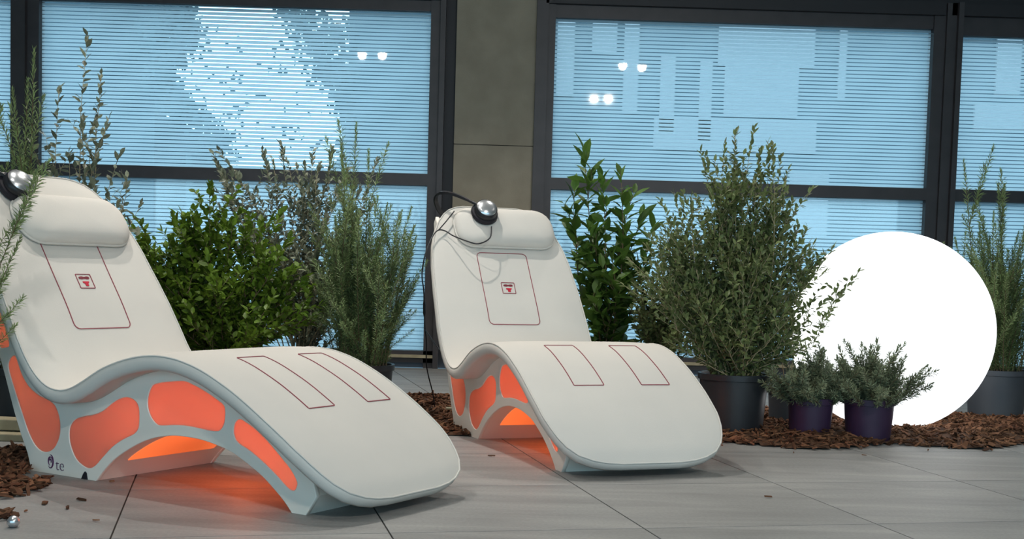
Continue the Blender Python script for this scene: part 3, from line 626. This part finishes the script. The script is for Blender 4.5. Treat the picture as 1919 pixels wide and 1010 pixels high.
def branchy(root, seed, stems, leafm, stemm, leaf_l, leaf_w, n_leaf, obj_leaf=0, f0=.15, fold=.25, curl=.15, r0=.005, twigs=3, twig_l=.3, opp=True, tip=True):
    """stems = [(base, tip)] curves; leaves in pairs; the obj_leaf leaves nearest the camera become parts of their own"""
    rg = random.Random(seed); st = MB(); LV = []
    def grow(a, c, r, wob):
        a = Vector(a); c = Vector(c); d = c - a; pts = [a]; n = 9; w1 = Vector((rg.uniform(-1, 1), rg.uniform(-1, 1), 0)) * wob * d.length
        for k in range(1, n + 1):
            f = k / n; out = Vector((d.x, d.y, 0)) * (f ** 1.5 - f) ; pts.append(a + d * f + out * .6 + w1 * math.sin(f * PI) + Vector((rg.gauss(0, .004), rg.gauss(0, .004), 0)))
        st.tube(pts, [r * (1 - .8 * k / n) for k in range(n + 1)], 5); return pts
    chains = []
    for a, c in stems:
        pts = grow(a, c, r0, .06); chains.append((pts, f0))
        for k in range(twigs):
            i = rg.randint(3, 7); an = rg.uniform(0, 6.28); l = twig_l * rg.uniform(.5, 1)
            e = pts[i] + Vector((math.cos(an) * .5, math.sin(an) * .5, .9)).normalized() * l
            chains.append((grow(pts[i], e, r0 * .5, .08), .1))
    tot = sum((c[0][-1] - c[0][0]).length for c in chains)
    for pts, fs in chains:
        n = max(3, int(n_leaf * (pts[-1] - pts[0]).length / tot)); m = len(pts) - 1
        for k in range(n):
            f = fs + (1 - fs) * ((k + rg.random() * .5) / n); x = min(f, .999) * m; i = int(x); p = pts[i].lerp(pts[i + 1], x - i); t = (pts[i + 1] - pts[i]).normalized()
            a = (k // 2) * 1.57 + (PI if k % 2 else 0) + rg.gauss(0, .4) if opp else k * 2.4 + rg.gauss(0, .4)
            o = Matrix.Rotation(a, 3, t) @ t.orthogonal().normalized(); el = rg.uniform(.5, 1.25) * (1 if f < .92 else .5)
            d = (t * math.cos(el) + o * math.sin(el)).normalized(); d = (d + Vector((0, 0, rg.uniform(-.25, .15)))).normalized()
            sd = d.cross(Vector((0, 0, 1)))
            if sd.length < .05: sd = d.orthogonal()
            sd = (Matrix.Rotation(rg.gauss(0, .5), 3, d) @ sd.normalized()); LV.append((p, d, sd, rg.uniform(.65, 1.15)))
    def leaf(l, w):
        # x along the leaf, y across, z normal; folded along the midrib and curled
        V = [(0, 0, 0), (l * .33, w, fold * w), (l * .68, w * .8, fold * w * .6 - curl * l * .1), (l, 0, -curl * l * .35), (l * .68, -w * .8, fold * w * .6 - curl * l * .1), (l * .33, -w, fold * w), (l * .33, 0, 0), (l * .68, 0, -curl * l * .12)]
        return V, [(0, 6, 1), (1, 6, 7, 2), (2, 7, 3), (0, 5, 6), (5, 4, 7, 6), (4, 3, 7)]
    lv, lf = leaf(leaf_l, leaf_w)
    st.build('stems', stemm, root, True)
    LV.sort(key=lambda q: q[0].y - .25 * abs(q[0].x) - .12 * q[0].z)
    lm = mesh('leaf', lv, lf, leafm, smooth=False) if obj_leaf else None
    rest = MB()
    for k, (p, d, sd, sca) in enumerate(LV):
        n = sd.cross(d).normalized(); Mt = Matrix((d, sd, n)).transposed()
        if k < obj_leaf:
            o = obj('leaf', lm, root); o.matrix_local = Matrix.Translation(p) @ Mt.to_4x4() @ Matrix.Scale(sca, 4)
        else: rest.add([p + Mt @ (Vector(v) * sca) for v in lv], lf)
    if rest.V: tag(rest.build('foliage', leafm, root), kind='stuff')
def fan(seed, n, z0, r0, tops): 
    rg = random.Random(seed); out = []
    for k in range(n):
        x, y, z, sp = rg.choice(tops); a = rg.uniform(0, 6.28); q = r0 * rg.random()
        out.append(((q * math.cos(a), q * math.sin(a), z0), (x + rg.gauss(0, sp), y + rg.gauss(0, sp), z * rg.uniform(.86, 1.04))))
    return out
# privet bush behind the left lounger
rt = tag(empty('privet_bush', (-1.33, 6.25, 0)), 'bright green privet bush behind the left lounger', 'shrub'); pot(rt, .16, .27, M['pot'])
branchy(rt, 31, fan(31, 80, .23, .10, [(.48, -.05, .55, .07), (.42, -.08, .72, .06), (.3, -.2, .45, .08), (-.45, -.12, .5, .08), (.35, -.1, .55, .08), (.1, -.25, .5, .1), (-.2, -.22, .5, .1), (-.48, -.03, .8, .05), (-.40, -.05, .84, .06), (-.22, -.1, .98, .06), (-.05, -.12, 1.10, .06), (.10, -.1, 1.08, .06), (.25, -.05, .98, .06), (.35, 0, .80, .06), (-.3, -.1, .62, .08), (.15, -.2, .68, .1), (-.05, -.22, .75, .1)]), M['privet'], M['stem'], .046, .0130, 11000, 300, .12, twigs=4, twig_l=.26)
# grey twiggy shrub behind it
rt = tag(empty('olive_shrub', (-1.02, 6.75, 0)), 'thin grey leaved shrub rising behind the green privet bush', 'shrub'); pot(rt, .16, .27, M['pot'])
branchy(rt, 33, fan(33, 64, .23, .09, [(.3, -.1, 1.0, .1), (.1, -.15, .7, .12), (.35, -.1, .75, .1), (-.2, -.1, .9, .12), (-.45, 0, 1.30, .05), (-.25, 0, 1.32, .06), (-.1, 0, 1.36, .07), (.1, 0, 1.35, .06), (.28, 0, 1.28, .06), (.0, 0, 1.0, .15), (.2, -.1, .9, .12)]), M['greyleaf'], M['palestem'], .038, .0088, 8000, 0, .15, twigs=3, twig_l=.22, r0=.004)
# rosemary, tall, behind the left lounger's foot
herb('rosemary_plant', (-.66, 6.32, 0), 'tall upright rosemary in a black pot left of the hanging black cable', 'rosemary',
     spread(41, 58, .13, .23, .55, .98, .30) + [(-.1, 0, .23, 1.24, -.12, 0), (-.06, .03, .23, 1.12, -.02, 0), (.06, 0, .23, 1.08, .14, 0), (.1, -.03, .23, .86, .18, .1), (.0, .02, .23, 1.1, .06, 0), (.05, -.06, .23, .5, .55, .25), (.08, -.04, .23, .45, .7, .2), (-.09, 0, .23, 1.0, -.2, .05), (-.06, -.06, .23, .85, -.25, .1)], ROS, 41, (.16, .27, M['pot']))
# laurel
rt = tag(empty('laurel_plant', (.60, 6.95, 0)), 'broad leaved laurel plant rising behind the head of the middle lounger', 'laurel'); pot(rt, .15, .26, M['pot'])
branchy(rt, 35, [((-.04, 0, .22), (-.15, -.05, 1.42)), ((.0, .03, .22), (-.05, -.08, 1.28)), ((.03, -.03, .22), (.06, -.05, 1.30)), ((.05, 0, .22), (.18, -.04, 1.08)), ((.02, .05, .22), (.12, .05, .95)), ((-.03, .02, .22), (-.07, -.1, 1.0)), ((0, -.05, .22), (.02, -.14, .85)), ((.06, .02, .22), (.2, 0, .85)), ((-.05, 0, .22), (-.2, -.06, 1.2)), ((0, .02, .22), (-.14, -.02, .85)), ((.04, .03, .22), (.13, -.03, 1.2)), ((.05, -.03, .22), (.24, -.06, 1.02)), ((0, -.04, .22), (.08, -.15, .7)), ((-.02, -.04, .22), (-.08, -.12, .65))], M['laurel'], M['stem'], .122, .0245, 600, 300, .10, .3, .3, .006, 2, .2, False)
# small leaved green shrub between laurel and the big grey one
rt = tag(empty('wild_shrub', (.90, 6.85, 0)), 'small leaved green shrub between the laurel and the big black pot', 'shrub'); pot(rt, .13, .24, M['pot'])
branchy(rt, 37, fan(37, 40, .2, .07, [(-.1, -.1, .45, .08), (.1, -.15, .5, .08), (.0, -.1, .75, .08), (-.05, -.05, .82, .07), (.1, -.05, .92, .06), (-.12, -.1, .6, .06), (.15, -.1, .7, .06)]), M['wildleaf'], M['stem'], .040, .0100, 3600, 0, .12, twigs=3, twig_l=.2)
# big grey shrub in the black pot
rt = tag(empty('olive_shrub', (1.15, 6.06, 0)), 'large twiggy grey green shrub in a shiny black pot beside the globe lamp', 'shrub'); pot(rt, .166, .292, M['pot'])
branchy(rt, 39, fan(39, 165, .25, .11, [(-.30, -.12, .46, .05), (.28, -.12, .46, .05), (0, -.25, .5, .08), (-.46, -.05, .92, .04), (-.40, -.1, .68, .05), (-.05, 0, 1.42, .04), (.1, 0, 1.42, .05), (-.15, .02, 1.32, .04), (-.42, -.05, .8, .05), (-.38, -.05, 1.0, .05), (-.3, -.02, 1.1, .05), (-.15, -.2, .6, .08), (.2, -.15, .6, .08), (.36, -.05, .9, .05), (-.36, -.02, .95, .05), (-.22, 0, 1.12, .06), (-.1, 0, 1.28, .06), (.02, 0, 1.34, .06), (.12, 0, 1.33, .05), (.22, 0, 1.15, .06), (.3, -.02, 1.0, .06), (-.2, -.15, .75, .08), (.15, -.15, .8, .08), (0, -.18, .9, .08), (.28, -.1, .65, .06), (-.3, -.1, .6, .05)]), M['wildleaf'], M['palestem'], .037, .0086, 20000, 0, .08, twigs=4, twig_l=.24, r0=.0035)
# twiggy plant leaning in front of the globe, charcoal pot behind the lavenders
rt = tag(empty('twiggy_sapling', (1.50, 6.42, 0)), 'sparse twiggy sapling in a charcoal pot leaning across the globe lamp', 'sapling'); pot(rt, .105, .20, M['greypot'])
branchy(rt, 43, [((-.02, -.02, .17), (-.04, -.50, .86)), ((0, -.03, .17), (.10, -.48, .72)), ((.01, -.03, .17), (.04, -.5, .60)), ((0, -.02, .17), (-.10, -.45, .98)), ((.0, -.02, .17), (.2, -.50, .80)), ((-.02, 0, .17), (-.15, -.4, .75))], M['wildleaf'], M['palestem'], .042, .0095, 420, 0, .35, twigs=3, twig_l=.16, r0=.0025)
# small herbs in purple pots
herb('lavender_plant', (1.495, 5.94, 0), 'small grey green herb in the left of the two purple pots', 'potted herb', spread(51, 80, .10, .165, .18, .31, 1.0, (-.06, .08)), LAV, 51, (.108, .198, M['purple'], .01), .26, 'herbs in purple pots')
herb('lavender_plant', (1.765, 5.92, 0), 'small grey green herb in the right of the two purple pots', 'potted herb', spread(53, 110, .11, .17, .2, .335, 1.0, (0, .04)), LAV, 53, (.118, .202, M['purple'], .01), .26, 'herbs in purple pots')
# rosemary right of the globe
herb('rosemary_plant', (2.78, 6.97, 0), 'tall rosemary in a charcoal pot right of the glowing globe', 'rosemary',
     [(-.10, -.06, .25, .80, -.38, .1), (-.08, -.08, .25, .7, -.5, .1), (-.09, -.04, .25, .9, -.28, .05), (-.1, -.05, .25, .6, -.6, .1)] + spread(55, 62, .14, .25, .5, .95, .30) + [(-.1, 0, .25, 1.2, -.16, 0), (-.08, -.02, .25, .95, -.32, 0), (-.02, 0, .25, 1.05, -.02, 0), (.05, 0, .25, 1.06, .05, 0), (.09, 0, .25, .95, .14, 0), (.06, -.05, .25, .6, .4, .1), (.0, -.08, .25, .7, .1, .2)], ROS, 55, (.165, .285, M['greypot']))
# left: tall rosemary and grey shrub behind the head of the left lounger
herb('rosemary_plant', (-2.06, 5.62, 0), 'very tall rosemary reaching up the dark window post at the left', 'rosemary',
     spread(57, 30, .12, .23, .7, 1.1, .15) + [(0.02, 0, .23, 1.42, .03, 0), (-.03, 0, .23, 1.3, .0, 0), (.05, 0, .23, 1.25, .07, 0)], ROS, 57, (.16, .27, M['pot']))
rt = tag(empty('olive_shrub', (-1.90, 5.95, 0)), 'sparse grey leaved shrub with arching twigs behind the head of the left lounger', 'shrub'); pot(rt, .15, .26, M['pot'])
branchy(rt, 45, [((0, 0, .22), (dx, dy, z)) for dx, dy, z in ((.02, -.1, 1.77), (.09, -.1, 1.60), (-.10, -.1, 1.52), (.13, -.12, 1.40), (.21, -.1, 1.14), (0, -.1, 1.38), (.06, -.12, 1.2), (-.05, -.12, 1.25), (.16, -.05, 1.25), (.02, -.2, 1.0), (.28, -.12, 1.02), (-.12, -.1, 1.1))], M['greyleaf'], M['palestem'], .050, .012, 800, 0, .3, twigs=3, twig_l=.3, r0=.004)
# foreground rosemary at the left edge
herb('rosemary_plant', (-1.93, 4.36, 0), 'rosemary in a purple pot in front of the left lounger, cut by the photo edge', 'rosemary',
     [(.05, -.01, .2, .92, .33, -.02), (.07, -.03, .2, .70, .44, .02), (.03, .0, .2, 1.05, .24, .0), (.06, -.02, .2, 1.14, .20, .02), (.08, .0, .2, .85, .47, .0), (.05, -.04, .2, .90, .34, .02), (.09, -.02, .2, .60, .52, .05), (.05, .02, .2, 1.0, .25, .0), (.0, 0, .2, .95, .1, .05), (.04, -.05, .2, .42, .55, .15), (.07, -.06, .2, .36, .75, .1), (.08, .02, .2, .3, .8, .0), (-.05, .02, .2, .9, -.1, 0), (-.07, -.03, .2, .8, -.25, .05), (-.02, -.06, .2, .75, .0, .15)], ROS, 59, (.115, .235, M['purple'], .01))
# timber battens behind the left lounger
for k, (x, y, z, w, lb) in enumerate([(-2.02, 5.30, .035, .5, 'pale timber board on a low stack behind the left lounger'), (-1.98, 5.22, .0, .42, 'lower pale timber board lying on the floor behind the left lounger'), (-.16, 6.42, .04, .16, 'short pale batten lying on the mulch beside the middle lounger')]):
    b = MB(); h = .045 if k == 0 else (.03 if k == 1 else .012); b.box(-w / 2, w / 2, -.05 if k < 2 else -.012, .05 if k < 2 else .012, 0, h); o = b.build('timber_board', M['wood']); o.location = (x, y, z); o.rotation_euler = (0, 0, -.1)
    mo = o.modifiers.new('bevel', 'BEVEL'); mo.width = .004; mo.segments = 2; tag(o, lb, 'board')

# ------------------------------------------------------------------ outdoors, seen through the clear gaps of the glass
slab('ground', -40, 40, D + .3, 60, -.2, -.1, M['asphalt'], 'paved ground outside the windows', 'ground')
def facade(x0, x1, y, z1, m, label, bays, pm):
    rt = tag(empty('far_building', ((x0 + x1) / 2, y, 0)), label, 'building'); cx = (x0 + x1) / 2
    b = MB(); b.box(x0 - cx, x1 - cx, 0, 6, -.1, z1); b.build('wall', M[m], rt)
    for (a, c, za, zb) in bays:
        b = MB(); b.box(a - cx, c - cx, -.08, .0, za, zb); b.build('facade_panel', M[pm], rt)
    return rt
facade(-24, -8.3, 26, 12, 'dusk', 'dark building outside to the left of the bright sky gap', [], 'duskpale')
facade(-7.9, -6.77, 25.2, 3.68, 'dusk', 'low dark annex outside left below the bright sky gap', [], 'duskpale')
facade(-7.2, -2.9, 33, 2.95, 'dusk', 'low dark wall outside below the bright sky gap', [], 'duskpale')
facade(-3.1, 26, 26, 12, 'dusk', 'dark building outside to the right of the bright sky gap',
       [(1.1, 1.45, 4.3, 5.9), (1.8, 2.3, 5.2, 5.9), (2.45, 2.75, 4.0, 5.9), (3.2, 3.5, 3.6, 5.2), (4.0, 4.25, 3.5, 5.1), (4.35, 6.3, 5.0, 5.95), (4.5, 6.0, 4.0, 5.0), (3.1, 6.4, 3.3, 3.95), (6.8, 6.95, 4.4, 5.9), (5.9, 6.7, 1.6, 2.9), (10.0, 10.5, 4.6, 6), (10.8, 11.6, 5.0, 6), (9.6, 13, 3.9, 4.4)], 'duskpale')
def tree(blobs, y, n, label, seed):
    """blobs are (x, z, radius, share) clusters of leaves on one trunk"""
    rg = random.Random(seed); x0 = sum(b_[0] for b_ in blobs) / len(blobs); zl = min(b_[1] for b_ in blobs); rt = tag(empty('far_tree', (x0, y, 0)), label, 'tree', 'trees outside the windows'); b = MB()
    b.tube([(0, 0, -.1), (.05, 0, zl * .5), (0, 0, zl)], [.12, .09, .06], 8)
    pv = (0, 0, zl)
    for (bx, bz, br, sh) in sorted(blobs, key=lambda q: q[1]):
        if sh > .3: b.tube([pv, (bx - x0, 0, bz)], [.02, .012], 4); pv = (bx - x0, 0, bz)
    b.build('trunk', M['duskleaf'], rt); b = MB()
    for (bx, bz, br, sh) in blobs:
        for k in range(int(n * sh)):
            p = Vector((bx - x0 + rg.gauss(0, br), rg.gauss(0, .3), bz + rg.gauss(0, br))); d = Vector((rg.gauss(0, 1), rg.gauss(0, .5), rg.gauss(0, 1))).normalized(); s_ = d.cross(Vector((0, 1, .2))).normalized(); l = rg.uniform(.08, .17)
            b.add([p, p + d * l * .5 + s_ * l * .33, p + d * l, p + d * l * .5 - s_ * l * .33], [(0, 1, 2, 3)])
    tag(b.build('crown', M['duskleaf'], rt), kind='stuff')
def wp(L, k=2.555): return [(x * k, .75 + (z - .75) * k, r * k, sh) for x, z, r, sh in L]
tree(wp([(-1.60, 2.66, .05, .6), (-1.48, 2.55, .07, 1), (-1.38, 2.36, .07, 1), (-1.25, 2.45, .07, 1), (-1.30, 2.18, .06, 1), (-1.20, 2.2, .06, 1), (-1.18, 2.0, .05, 1), (-1.12, 1.85, .04, .8), (-1.12, 1.65, .04, .8), (-1.14, 1.5, .05, .6), (-1.7, 2.2, .14, .12), (-1.55, 1.75, .14, .12)]), 24.5, 190, 'leafy tree outside at the right side of the bright sky gap', 73)
tree(wp([(-2.40, 2.64, .05, 1.6), (-2.36, 2.50, .05, 1.8), (-2.36, 2.38, .05, 1.6), (-2.47, 2.28, .05, 1.8), (-2.50, 2.1, .05, 1.8), (-2.44, 1.96, .05, 1.6), (-2.36, 1.86, .04, 1.5), (-2.5, 2.5, .06, 2), (-2.55, 2.3, .05, 1.5), (-2.2, 1.80, .05, .6), (-2.1, 1.68, .05, .7), (-2.04, 1.56, .05, .6), (-2.1, 2.2, .12, .14), (-1.95, 1.9, .12, .16)]), 24.4, 150, 'leafy tree outside at the left side of the bright sky gap', 71)
